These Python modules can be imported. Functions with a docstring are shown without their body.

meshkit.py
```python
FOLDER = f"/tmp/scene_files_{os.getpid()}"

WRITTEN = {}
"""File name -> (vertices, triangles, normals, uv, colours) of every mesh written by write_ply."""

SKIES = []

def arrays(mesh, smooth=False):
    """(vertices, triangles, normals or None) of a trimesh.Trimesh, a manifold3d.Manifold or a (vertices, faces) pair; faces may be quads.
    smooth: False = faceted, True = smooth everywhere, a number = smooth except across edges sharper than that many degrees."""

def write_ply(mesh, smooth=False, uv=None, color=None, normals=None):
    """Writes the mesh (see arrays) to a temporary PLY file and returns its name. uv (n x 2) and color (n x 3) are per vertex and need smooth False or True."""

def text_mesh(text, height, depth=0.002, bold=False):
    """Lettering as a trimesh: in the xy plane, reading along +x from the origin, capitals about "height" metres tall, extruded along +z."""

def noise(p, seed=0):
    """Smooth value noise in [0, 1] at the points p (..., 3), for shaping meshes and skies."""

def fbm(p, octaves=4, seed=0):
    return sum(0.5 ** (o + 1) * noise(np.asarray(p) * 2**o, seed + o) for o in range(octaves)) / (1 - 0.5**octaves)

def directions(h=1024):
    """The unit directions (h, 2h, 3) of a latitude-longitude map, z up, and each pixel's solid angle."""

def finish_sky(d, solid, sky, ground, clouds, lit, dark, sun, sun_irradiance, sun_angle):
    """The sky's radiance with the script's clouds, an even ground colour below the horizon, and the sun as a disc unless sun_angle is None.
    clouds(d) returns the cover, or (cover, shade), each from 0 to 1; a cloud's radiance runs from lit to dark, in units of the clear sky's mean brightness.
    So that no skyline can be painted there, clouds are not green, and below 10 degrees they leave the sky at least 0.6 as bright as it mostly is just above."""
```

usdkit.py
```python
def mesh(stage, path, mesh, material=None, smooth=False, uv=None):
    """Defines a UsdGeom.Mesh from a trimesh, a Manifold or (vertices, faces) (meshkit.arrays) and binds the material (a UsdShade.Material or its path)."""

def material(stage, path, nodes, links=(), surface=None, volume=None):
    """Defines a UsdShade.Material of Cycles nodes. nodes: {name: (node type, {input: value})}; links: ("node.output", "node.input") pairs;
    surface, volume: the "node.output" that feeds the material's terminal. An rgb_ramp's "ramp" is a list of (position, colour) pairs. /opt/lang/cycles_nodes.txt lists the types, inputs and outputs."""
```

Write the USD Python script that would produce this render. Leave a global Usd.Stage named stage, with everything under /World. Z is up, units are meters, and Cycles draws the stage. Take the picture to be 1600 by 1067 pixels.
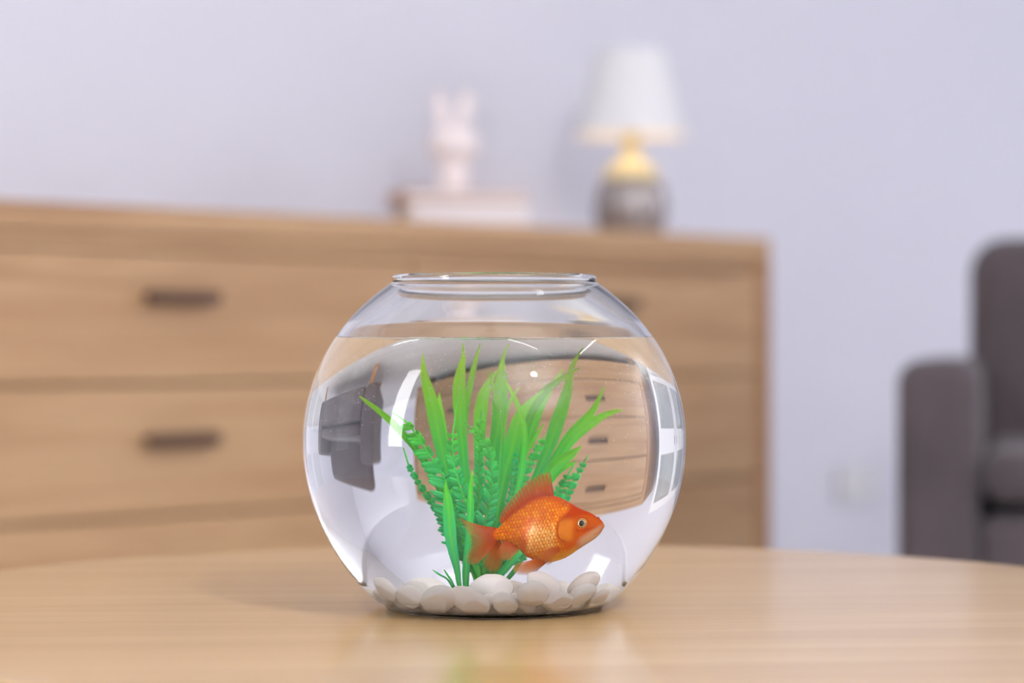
import math, random
import numpy as np
import trimesh
import manifold3d as m3
from scipy.interpolate import PchipInterpolator
from pxr import Gf, Sdf, Usd, UsdGeom, UsdLux, UsdShade, Vt
import usdkit, meshkit

# ------------------------------------------------------------------ camera, lights, exposure
stage = Usd.Stage.CreateInMemory()
UsdGeom.SetStageUpAxis(stage, 'Z'); UsdGeom.SetStageMetersPerUnit(stage, 1.0)
world = UsdGeom.Xform.Define(stage, '/World'); stage.SetDefaultPrim(world.GetPrim())
T = Sdf.ValueTypeNames
TABLE_Z = 0.42                      # height of the round coffee table
EYE = TABLE_Z + 0.169               # the camera looks level, just above the water line
F_PX = 3778.0
cam = UsdGeom.Camera.Define(stage, '/World/camera')
cam.AddTranslateOp().Set(Gf.Vec3d(0, 0, EYE)); cam.AddRotateXYZOp().Set(Gf.Vec3f(90, 0, 0))
cam.CreateHorizontalApertureAttr(36.0); cam.CreateVerticalApertureAttr(24.0075)
cam.CreateFocalLengthAttr(F_PX / 1600 * 36)
cam.CreateVerticalApertureOffsetAttr(-3.5 / 1600 * 36)
cam.CreateFStopAttr(3.9); cam.CreateFocusDistanceAttr(1.462)
cam.CreateClippingRangeAttr(Gf.Vec2f(0.05, 100))
cam.CreateExposureAttr(0.13)

# the room's own frame: t runs along the back wall (to the right, away), n points from it into the room
PR = np.array([0.4685, 4.37]); U = np.array([0.685, 0.7285]); U /= np.linalg.norm(U); NV = np.array([U[1], -U[0]])
ANG = math.degrees(math.atan2(U[1], U[0]))
def W(t, n, z=0.0):
    p = PR + U * t + NV * n
    return Gf.Vec3d(float(p[0]), float(p[1]), float(z))
WALL_N, FRONT_N, LEFT_T, RIGHT_T, CEIL = -0.45, 4.7, -4.5, 3.6, 2.60

def rect_light(name, pos, rz, tilt, w, h, nits, color):
    """A daylight panel standing just outside a window opening, facing into the room."""
    l = UsdLux.RectLight.Define(stage, '/World/' + name)
    l.AddTranslateOp().Set(pos); l.AddRotateZOp().Set(rz); l.AddRotateXOp().Set(tilt)
    l.CreateWidthAttr(w); l.CreateHeightAttr(h); l.CreateIntensityAttr(nits); l.CreateColorAttr(Gf.Vec3f(*color))
    return l
# a tall narrow window in the left wall, and a photographer's lamp behind the camera that is turned up to bounce off ceiling and front wall
LEFT_WINDOW = (1.02, 0.46, 0.42, 2.05)                                # n centre, width, sill, height
rect_light('daylight_left', W(LEFT_T - 0.14, LEFT_WINDOW[0], LEFT_WINDOW[2] + LEFT_WINDOW[3] / 2), ANG + 90, -90, LEFT_WINDOW[1], LEFT_WINDOW[3], 14.0, (1.0, 0.985, 1.0))
rect_light('bounce_lamp', W(2.1, 2.9, 1.55), ANG, -118, 0.8, 0.8, 56.0, (1.0, 1.0, 1.0))
rect_light('bounce_lamp_001', Gf.Vec3d(1.1, -0.7, 1.70), 20, -172, 0.7, 0.7, 50.0, (1.0, 1.0, 1.0))
# the small bright key lamp to the right above the camera: it throws the soft shadows on the back wall and is the white dot on the bowl
key = UsdLux.DiskLight.Define(stage, '/World/key_lamp')
key.AddTranslateOp().Set(Gf.Vec3d(0.80, 0.05, 2.00)); key.AddRotateZOp().Set(8.0); key.AddRotateXOp().Set(74.0)
key.CreateRadiusAttr(0.07); key.CreateIntensityAttr(540.0); key.CreateColorAttr(Gf.Vec3f(1.0, 0.99, 0.97))

# traced shapes, millimetres from the middle of the bowl's foot (x right, y away, z up): leaf centre lines with width, pebble centres with radius
LEAVES = [
    ('b',[[-66.5,-10.0,127.3,0.5],[-61.9,-9.5,124.0,2.0],[-56.1,-8.9,119.9,2.6],[-49.3,-8.1,114.2,3.2],[-43.2,-7.4,108.0,3.4],[-35.9,-6.3,99.3,3.4],[-29.7,-5.3,89.5,3.4],[-22.0,-3.7,73.9,3.4],[-12.2,-1.2,48.5,3.0],[-6.1,0.0,36.1,2.4]]),
    ('b',[[-32.6,20.0,143.4,0.4],[-32.6,19.4,138.1,2.0],[-31.8,18.7,132.5,3.8],[-30.6,18.2,128.3,5.0],[-28.6,17.3,121.2,6.1],[-26.9,16.5,114.1,7.0],[-24.8,15.3,104.1,6.4],[-22.2,14.0,92.3,5.9],[-17.8,11.9,74.2,4.7],[-8.1,8.0,38.0,2.7]]),
    ('b',[[-24.6,35.0,124.5,0.4],[-24.4,33.7,119.9,2.0],[-23.9,32.2,114.6,3.1],[-23.1,30.2,107.7,3.7],[-20.9,26.7,95.0,3.7],[-15.3,20.4,71.4,3.5],[-6.6,12.0,38.4,2.3]]),
    ('b',[[-14.7,15.0,148.8,0.4],[-14.4,14.5,142.8,1.8],[-15.3,14.0,137.4,3.8],[-16.2,13.5,131.7,5.6],[-16.4,12.9,124.5,6.2],[-15.9,12.2,115.9,5.6],[-15.0,11.2,104.2,4.7],[-13.5,10.0,89.3,4.4],[-9.6,8.1,64.9,3.6],[-4.9,6.0,37.8,2.7]]),
    ('b',[[-6.2,40.0,144.6,0.4],[-7.9,38.7,139.5,1.4],[-9.6,37.1,133.3,2.5],[-11.1,35.4,126.7,2.8],[-12.8,33.2,117.3,2.8],[-14.0,29.9,103.5,2.8],[-10.9,23.5,74.4,2.6],[-4.8,16.0,38.8,2.0]]),
    ('b',[[6.5,30.0,145.9,0.4],[4.3,29.2,141.9,1.1],[3.4,28.5,138.1,2.3],[3.2,27.6,133.0,4.6],[2.9,26.6,127.5,6.3],[2.3,25.3,120.1,6.9],[1.5,23.9,112.3,5.8],[0.3,22.4,103.8,4.9],[-0.8,20.0,89.2,3.8],[-2.8,15.6,62.1,2.9],[-4.3,12.0,38.4,2.3]]),
    ('b',[[1.3,12.0,136.7,0.4],[-0.8,11.7,133.9,2.4],[-2.8,11.3,129.9,4.2],[-4.9,10.9,125.3,5.6],[-6.1,10.4,119.5,6.2],[-6.7,9.8,111.6,5.9],[-7.0,8.9,101.5,4.8],[-7.3,7.5,83.3,3.6],[-6.1,4.0,37.5,2.4]]),
    ('b',[[-3.1,0.0,138.1,0.3],[-1.9,0.0,135.2,1.2],[-0.1,0.0,129.2,1.8],[1.7,0.0,124.1,2.0],[3.2,0.0,119.1,2.1],[3.8,0.0,110.6,2.1],[2.3,0.0,89.4,2.1],[-3.1,0.0,37.1,1.8]]),
    ('b',[[5.8,-4.0,132.9,0.4],[7.6,-3.7,129.8,1.5],[9.4,-3.4,126.2,2.1],[12.1,-2.8,119.8,2.4],[14.2,-2.2,112.3,2.7],[14.5,-1.5,104.7,3.0],[13.2,-0.5,92.5,3.0],[10.2,0.7,77.1,3.0],[3.8,2.6,55.2,2.7],[-1.9,4.0,37.5,2.1]]),
    ('b',[[10.2,50.0,125.3,0.3],[8.1,48.6,122.3,1.1],[5.9,47.1,118.9,1.4],[4.6,45.1,113.7,1.4],[3.0,38.2,94.7,1.4],[-2.5,20.0,39.2,1.4]]),
    ('b',[[23.2,8.0,127.9,0.4],[20.2,7.9,125.8,1.5],[16.6,7.8,122.3,3.0],[12.4,7.7,116.5,5.4],[10.0,7.5,109.1,7.2],[8.5,7.4,102.5,7.8],[6.7,7.2,95.7,7.5],[4.9,7.0,88.8,6.3],[2.2,6.7,74.1,5.1],[-1.3,6.3,52.2,3.3],[-3.1,6.0,37.8,2.4]]),
    ('b',[[38.7,22.0,136.4,0.4],[36.1,21.7,135.3,1.2],[33.2,21.4,133.7,2.0],[30.0,21.1,131.7,2.6],[26.8,20.7,129.5,3.2],[21.9,20.1,125.3,4.1],[18.4,19.5,120.0,4.1],[15.8,19.0,114.8,3.8],[13.8,18.3,108.3,3.5],[11.5,17.4,98.1,3.2],[6.5,15.2,74.3,2.9],[-2.2,12.0,38.4,2.3]]),
    ('b',[[29.7,40.0,133.6,0.4],[27.3,39.0,130.3,1.7],[24.3,37.8,126.1,2.5],[21.6,36.6,121.9,3.4],[18.9,35.0,115.7,3.9],[17.2,33.8,110.5,4.0],[15.0,32.1,103.4,3.1],[11.1,29.4,92.0,2.6],[4.9,24.2,68.4,2.3],[-1.9,18.0,39.0,2.0]]),
    ('b',[[39.3,30.0,144.1,0.4],[37.1,29.3,140.9,1.1],[35.2,28.7,137.5,2.0],[33.8,27.9,133.4,2.6],[33.0,27.0,128.3,3.7],[31.6,26.1,122.8,5.2],[29.4,24.9,115.9,6.0],[27.7,24.0,110.8,6.3],[25.8,23.0,104.8,6.1],[23.2,21.9,98.3,4.9],[20.3,20.7,91.8,3.8],[15.2,18.5,78.8,3.2],[6.5,15.2,59.0,2.9],[-1.3,12.0,38.4,2.3]]),
    ('b',[[47.9,35.0,127.1,0.4],[46.3,34.2,122.8,1.4],[44.2,33.3,118.3,2.5],[42.0,32.6,115.0,3.3],[39.3,31.9,112.3,3.9],[35.5,30.9,108.4,4.2],[31.9,30.0,104.2,4.0],[28.2,28.8,98.3,3.4],[24.0,27.5,92.0,2.9],[16.4,24.7,77.4,2.6],[7.8,21.5,59.3,2.3],[-0.8,18.0,39.0,2.0]]),
    ('b',[[58.6,18.0,118.3,0.4],[56.0,17.7,117.8,1.5],[53.1,17.4,117.0,2.4],[49.0,17.0,115.3,3.2],[45.0,16.5,112.7,4.1],[40.6,16.0,109.5,4.4],[36.5,15.4,105.4,3.8],[33.0,14.8,100.6,2.9],[27.5,13.7,90.8,2.6],[18.4,11.8,74.2,2.7],[8.1,9.8,55.6,2.4],[-0.7,8.0,38.0,2.1]]),
    ('b',[[40.8,4.0,102.4,0.5],[38.7,4.0,100.6,2.1],[36.3,4.0,98.8,4.2],[32.3,4.0,96.3,5.7],[28.7,4.0,93.4,6.0],[25.7,4.0,89.4,5.1],[21.8,4.0,81.7,3.9],[12.8,4.0,64.7,3.0],[-0.1,4.0,37.5,2.1]]),
    ('b',[[38.0,8.0,94.7,0.4],[34.7,7.9,93.3,2.1],[30.5,7.8,91.2,3.3],[27.6,7.6,88.2,3.3],[23.1,7.4,80.9,2.7],[12.7,6.8,61.7,2.4],[-0.1,6.0,37.8,1.8]]),
    ('b',[[-24.2,-30.0,85.9,0.5],[-23.9,-30.0,81.7,2.3],[-23.0,-30.0,76.1,4.5],[-22.5,-30.0,69.1,6.1],[-22.1,-30.0,62.1,6.5],[-21.2,-30.0,53.2,5.5],[-19.8,-30.0,45.6,4.6],[-18.5,-30.0,38.1,3.3],[-17.9,-30.0,31.9,2.6]]),
    ('b',[[-10.7,-24.0,91.4,0.5],[-11.0,-23.8,86.6,1.6],[-11.5,-23.6,80.1,2.5],[-11.5,-23.3,72.0,3.5],[-12.0,-23.0,62.1,3.5],[-13.0,-22.6,50.4,3.5],[-14.0,-22.2,38.2,3.8],[-14.1,-22.0,32.2,3.2]]),
    ('b',[[20.8,-6.0,62.7,0.6],[16.6,-7.4,56.2,2.8],[12.3,-8.7,50.6,3.7],[7.1,-10.2,43.8,4.0],[1.9,-12.0,34.8,3.1]]),
    ('b',[[15.5,-12.0,48.3,0.5],[12.4,-12.0,44.3,1.9],[9.3,-12.0,39.6,2.5],[6.2,-12.0,34.8,2.2]]),
    ('b',[[-25.3,-28.0,39.6,0.3],[-24.0,-28.0,37.1,1.0],[-22.1,-28.0,33.9,1.3]]),
    ('b',[[-29.9,-10.0,40.8,0.3],[-27.1,-14.2,38.1,1.0],[-23.0,-20.0,34.4,1.0]]),
    ('f',[[-50.1,-12.0,119.4,0.6],[-43.6,-11.5,115.3,0.9],[-37.2,-10.9,108.2,1.1],[-33.1,-10.4,101.4,1.2],[-29.0,-9.9,95.5,1.2],[-24.0,-9.4,87.7,1.2],[-20.6,-8.6,77.0,1.2],[-15.4,-7.4,57.9,1.2],[-7.4,-6.0,36.5,1.5]],[8.4,3.1,0.1,0.78,66]),
    ('f',[[-17.4,-12.0,126.7,0.6],[-18.9,-12.0,115.9,0.9],[-20.1,-12.0,105.7,1.2],[-19.8,-12.0,98.4,1.2],[-18.9,-12.0,92.4,1.2],[-17.3,-12.0,86.2,1.4],[-15.5,-12.0,80.5,1.4],[-13.0,-12.0,73.2,1.4],[-10.5,-12.0,62.5,1.4],[-6.9,-12.0,35.9,1.6]],[5.3,4.6,0.18,0.8,60]),
    ('f',[[-6.2,-4.0,119.9,0.6],[-6.8,-4.0,107.8,1.2],[-7.1,-4.0,95.7,1.4],[-7.2,-4.0,80.5,1.5],[-8.0,-4.0,70.8,1.5],[-7.4,-4.0,54.8,1.5],[-5.6,-4.0,36.7,1.5]],[4.0,4.0,0.05,0.85,50]),
    ('f',[[-14.5,-22.0,115.0,0.6],[-10.6,-21.4,111.8,0.9],[-7.0,-20.8,108.6,1.1],[-3.4,-20.0,103.2,1.3],[-1.7,-19.4,98.3,1.3],[-1.0,-18.4,89.7,1.4],[-1.2,-17.2,80.5,1.6],[-3.1,-16.0,70.5,1.6],[-4.7,-15.3,64.1,1.6],[-5.6,-13.7,51.0,1.6],[-4.7,-12.0,35.9,1.6]],[5.3,4.4,0.08,0.8,52]),
    ('f',[[-43.1,0.0,101.8,0.5],[-41.9,0.0,98.1,0.8],[-40.7,0.0,94.3,0.9],[-37.9,0.0,88.5,1.1],[-34.6,0.0,83.3,1.2],[-30.9,0.0,77.7,1.2],[-27.6,0.0,73.0,1.2],[-24.9,0.0,68.3,1.2],[-18.2,0.0,55.0,1.2],[-9.2,0.0,37.1,1.5]],[3.3,3.0,0.1,0.8,45]),
    ('f',[[43.5,10.0,98.1,0.4],[42.0,9.8,95.3,0.7],[40.5,9.7,92.6,0.9],[37.1,9.3,86.9,0.9],[33.4,8.8,79.0,1.0],[27.5,8.2,69.5,1.2],[17.1,7.3,55.4,1.2],[0.8,6.0,37.7,1.5]],[3.0,3.9,0.08,0.75,55]),
    ('f',[[37.3,16.0,95.5,0.4],[36.1,15.7,92.8,0.7],[34.5,15.3,90.2,0.9],[32.1,14.6,85.4,0.9],[28.9,13.9,80.3,1.0],[22.8,12.6,71.2,1.2],[12.5,10.5,55.6,1.2],[-0.1,8.0,38.0,1.5]],[3.8,4.7,0.1,0.75,55]),
    ('f',[[23.5,12.0,107.6,0.4],[22.0,11.7,105.0,0.7],[20.2,11.5,102.1,0.9],[17.6,11.0,97.5,1.0],[14.6,10.5,91.7,1.2],[11.7,9.9,85.7,1.2],[7.3,8.9,74.2,1.2],[-1.9,6.0,37.8,1.5]],[2.7,5.0,0.06,0.7,55]),
    ('b',[[22.2,20.0,111.9,0.3],[20.7,19.6,109.3,1.2],[18.7,19.1,106.0,1.7],[16.7,18.6,102.6,2.0],[14.7,18.1,99.8,2.0],[11.5,17.0,92.2,2.0],[5.1,14.2,71.2,1.8],[-2.2,10.0,38.2,1.5]]),
    ('f',[[10.7,2.0,101.8,0.6],[10.1,1.9,97.0,0.9],[9.5,1.6,89.4,1.1],[8.3,1.3,80.2,1.2],[5.3,0.9,67.8,1.2],[-1.9,0.0,37.1,1.5]],[2.7,2.7,0.05,0.8,50]),
]
PEBBLES = [(26.8,-52.9,28.5,10.1),(77.9,2.6,24.4,10.1),(-34.4,-18.5,15.9,9.2),(14.7,39.9,15.4,8.6),(16.9,55.1,14.8,8.0),(70.3,16.4,16.5,8.9),(-26.3,17.1,15.7,8.9),(-17.3,4.3,14.8,7.9),(-69.1,20.6,15.3,7.9),(-5.5,-27.6,26.7,10.6),(18.0,8.9,16.3,9.6),(64.9,31.5,16.0,8.5),(60.0,-38.5,15.8,9.0),(-9.0,70.2,17.1,10.5),(54.5,45.4,16.9,10.3),(-35.0,47.9,16.7,10.2),(59.0,-21.9,15.7,8.9),(-54.7,-18.2,15.9,9.2),(-32.5,-44.7,16.3,9.7),(-64.8,-30.5,14.9,8.0),(51.5,-53.0,18.9,9.4),(45.5,-30.9,15.4,8.6),(-61.4,35.5,16.9,10.3),(6.8,-43.3,14.9,8.0),(-39.7,30.1,16.3,9.7),(11.2,-27.2,16.8,10.2),(6.6,-71.1,15.3,8.4),(-48.4,-35.1,16.9,10.3),(52.8,19.1,16.8,10.2),(-30.3,-2.3,14.8,7.9),(8.4,24.1,16.4,9.8),(-55.3,4.1,14.7,7.8),(-71.3,-14.5,17.5,9.2),(-53.5,19.6,15.8,9.0),(1.9,55.3,15.2,8.4),(70.6,-10.4,15.5,8.7),(40.1,33.0,16.7,10.1),(7.6,-15.7,29.7,8.7),(-7.9,-40.4,15.1,8.2),(29.6,-25.3,16.4,9.8),(49.4,-39.2,28.8,9.1),(10.0,70.2,16.6,10.0),(61.8,2.9,15.3,8.5),(-17.5,-52.8,15.5,8.7),(22.8,-71.4,20.8,10.0),(36.6,-61.0,15.9,9.2),(-1.4,-56.9,15.9,9.2),(31.3,-1.3,15.3,8.5),(24.2,27.9,14.7,7.8),(-45.9,62.4,24.2,10.4),(-51.8,49.3,14.9,8.0),(-48.3,-54.0,18.4,10.2),(-40.7,9.2,15.6,8.8),(-28.0,65.7,17.6,10.5),(-62.8,-44.4,21.8,8.9),(-21.5,34.4,17.0,10.4),(29.7,-11.8,27.9,9.4),(26.8,66.7,15.7,8.5),(-21.3,-30.4,16.5,9.9),(-9.3,20.3,16.3,9.7),(-17.8,-12.6,16.4,9.7),(22.4,-41.2,15.8,9.1),(29.2,46.2,15.2,8.4),(41.1,58.0,16.3,9.6),(-44.6,-6.0,15.0,8.1),(34.7,15.5,16.4,9.7),(-2.8,38.3,16.2,9.6),(57.9,-8.8,25.6,8.9),(-14.8,52.0,16.6,10.0),(46.2,3.3,15.2,8.3),(-0.7,-14.1,15.6,8.9),(43.6,-13.5,16.6,10.0),(15.3,-56.4,15.6,8.9),(-34.8,-30.6,28.8,9.8),(-0.9,-45.5,29.1,9.5),(-31.7,-63.4,17.0,10.4),(-71.9,3.9,18.3,10.6),(16.3,-9.1,16.5,9.8),(-13.8,-69.8,16.8,10.1),(38.1,-44.6,15.1,8.2)]

# ------------------------------------------------------------------ helpers
rng = np.random.default_rng(11); random.seed(11)
used = {}
def numbered(path):
    k = used.get(path, 0); used[path] = k + 1
    return path if k == 0 else '%s_%03d' % (path, k)
def path_of(parent): return str(parent.GetPath()) if parent is not None else '/World'
def tag(o, label=None, cat=None, group=None, kind=None):
    o = o.GetPrim() if hasattr(o, 'GetPrim') else o
    for k, v in (('label', label), ('category', cat), ('group', group), ('kind', kind)):
        if v: o.SetCustomDataByKey(k, v)
    return o
def thing(name, label, cat, loc=(0, 0, 0), rz=0.0, group=None):
    x = UsdGeom.Xform.Define(stage, numbered('/World/' + name))
    x.AddTranslateOp().Set(Gf.Vec3d(*map(float, loc))); x.AddRotateZOp().Set(float(rz))
    return tag(x, label, cat, group)
def obj(name, mesh, mat, parent=None, smooth=40, attrs=None):
    m = usdkit.mesh(stage, numbered(path_of(parent) + '/' + name), mesh, mat, smooth=smooth)
    for k, v in (attrs or {}).items():
        v = np.asarray(v, np.float32)
        pv = UsdGeom.PrimvarsAPI(m).CreatePrimvar(k, T.Float3Array if v.ndim == 2 else T.FloatArray, 'vertex')
        pv.Set(Vt.Vec3fArray.FromNumpy(v) if v.ndim == 2 else Vt.FloatArray.FromNumpy(v))
    return m.GetPrim()
def xform_mesh(m, loc=(0, 0, 0), rot=(0, 0, 0)):
    m = m.copy()
    R = trimesh.transformations.euler_matrix(*[math.radians(a) for a in rot]); R[:3, 3] = loc
    m.apply_transform(R); return m
def box(cx, cy, cz, sx, sy, sz): return trimesh.creation.box((sx, sy, sz), trimesh.transformations.translation_matrix((cx, cy, cz)))
def to_tri(man):
    g = man.to_mesh(); return trimesh.Trimesh(np.array(g.vert_properties[:, :3]), np.array(g.tri_verts), process=False)
def rbox(cx, cy, cz, sx, sy, sz, r=0.004, seg=8):
    r = min(r, sx / 2 - 1e-4, sy / 2 - 1e-4, sz / 2 - 1e-4)
    s = m3.Manifold.sphere(r, seg)
    parts = [s.translate((cx + a * (sx / 2 - r), cy + b * (sy / 2 - r), cz + c * (sz / 2 - r))) for a in (-1, 1) for b in (-1, 1) for c in (-1, 1)]
    return to_tri(m3.Manifold.batch_hull(parts))
def cat(*ms): return trimesh.util.concatenate(list(ms))
def lathe(profile, seg=96, closed=True):
    """Revolves (r, z) points listed bottom to top along the outside; ends on the axis are closed."""
    p = np.asarray(profile, float); a = np.linspace(0, 2 * np.pi, seg, endpoint=False)
    v = np.stack([p[:, None, 0] * np.cos(a), p[:, None, 0] * np.sin(a), np.repeat(p[:, 1:2], seg, 1)], -1).reshape(-1, 3)
    f = []
    j = np.arange(seg); jn = (j + 1) % seg
    for i in range(len(p) - 1):
        a0, a1, b0, b1 = i * seg + j, i * seg + jn, (i + 1) * seg + j, (i + 1) * seg + jn
        f += [np.c_[a0, a1, b1], np.c_[a0, b1, b0]]
    f = np.vstack(f)
    return v, f
def lathe_mesh(profile, seg=96):
    v, f = lathe(profile, seg)
    m = trimesh.Trimesh(v, f, process=False); m.merge_vertices(); m.update_faces(m.nondegenerate_faces()); return m
def tube(pts, rad, n=8):
    """Swept round bar through pts, radius a number or one per point, ends capped."""
    p = np.asarray(pts, float); rad = np.broadcast_to(np.asarray(rad, float), (len(p),))
    t = np.gradient(p, axis=0); t /= np.linalg.norm(t, axis=1, keepdims=True)
    ref = np.array([0, 1.0, 0]) if abs(t[0, 1]) < .9 else np.array([1.0, 0, 0])
    a = np.cross(t, ref); a /= np.linalg.norm(a, axis=1, keepdims=True); b = np.cross(t, a)
    th = np.linspace(0, 2 * np.pi, n, endpoint=False)
    v = (p[:, None] + rad[:, None, None] * (a[:, None] * np.cos(th)[:, None] + b[:, None] * np.sin(th)[:, None])).reshape(-1, 3)
    f = []
    for i in range(len(p) - 1):
        for j in range(n):
            k = (j + 1) % n; f += [[i * n + j, (i + 1) * n + k, i * n + k], [i * n + j, (i + 1) * n + j, (i + 1) * n + k]]
    v = np.vstack([v, p[0], p[-1]]); c0, c1 = len(v) - 2, len(v) - 1
    for j in range(n):
        k = (j + 1) % n; f += [[c0, j, k], [c1, (len(p) - 1) * n + k, (len(p) - 1) * n + j]]
    m = trimesh.Trimesh(v, np.array(f), process=False); return m

def lin(*srgb):
    c = np.array(srgb, float) / 255
    return tuple(np.where(c <= .04045, c / 12.92, ((c + .055) / 1.055) ** 2.4))
LOOKS = '/World/Looks'
def mat(name, nodes, links=(), surface='p.BSDF'): return usdkit.material(stage, LOOKS + '/' + name, nodes, links, surface=surface)
def plain(name, col, rough=.5, noise=None, **kw):
    """Principled paint or plastic with a faint uneven tone and grain."""
    a = np.array(col); d = 0.05 if noise is None else noise
    return mat(name, {'tc': ('texture_coordinate', {}), 'n': ('noise_texture', {'scale': 9.0, 'detail': 4.0}),
                      'r': ('rgb_ramp', {'ramp': [(0.3, tuple(a * (1 - d))), (0.7, tuple(np.minimum(a * (1 + d), 1)))]}),
                      'p': ('principled_bsdf', dict(roughness=rough, **kw))},
               [('tc.object', 'n.vector'), ('n.fac', 'r.fac'), ('r.color', 'p.base_color')])
def wood(name, ramp, rough, stretch=(0.9, 14, 14), scale=2.2, ring=0.55, coat=0.0, ior=1.5):
    """Straight grain along local x: broad tone bands, fine pores and a little relief."""
    return mat(name, {
        'tc': ('texture_coordinate', {}), 'm': ('mapping', {'scale': stretch}), 'm2': ('mapping', {'scale': (stretch[0] * 3, stretch[1] * 9, stretch[2] * 9)}),
        'n': ('noise_texture', {'scale': scale, 'detail': 5.0, 'roughness': ring, 'distortion': 0.6}),
        'n2': ('noise_texture', {'scale': scale, 'detail': 3.0, 'roughness': 0.6}),
        'mx': ('mix_float', {'fac': 0.28}), 'r': ('rgb_ramp', {'ramp': ramp}),
        'b': ('bump', {'strength': 0.12, 'distance': 0.0006}),
        'p': ('principled_bsdf', {'roughness': rough, 'coat_weight': coat, 'coat_roughness': 0.12, 'ior': ior})},
        [('tc.object', 'm.vector'), ('tc.object', 'm2.vector'), ('m.vector', 'n.vector'), ('m2.vector', 'n2.vector'), ('n.fac', 'mx.a'), ('n2.fac', 'mx.b'),
         ('mx.result', 'r.fac'), ('r.color', 'p.base_color'), ('n2.fac', 'b.height'), ('b.normal', 'p.normal')])

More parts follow.
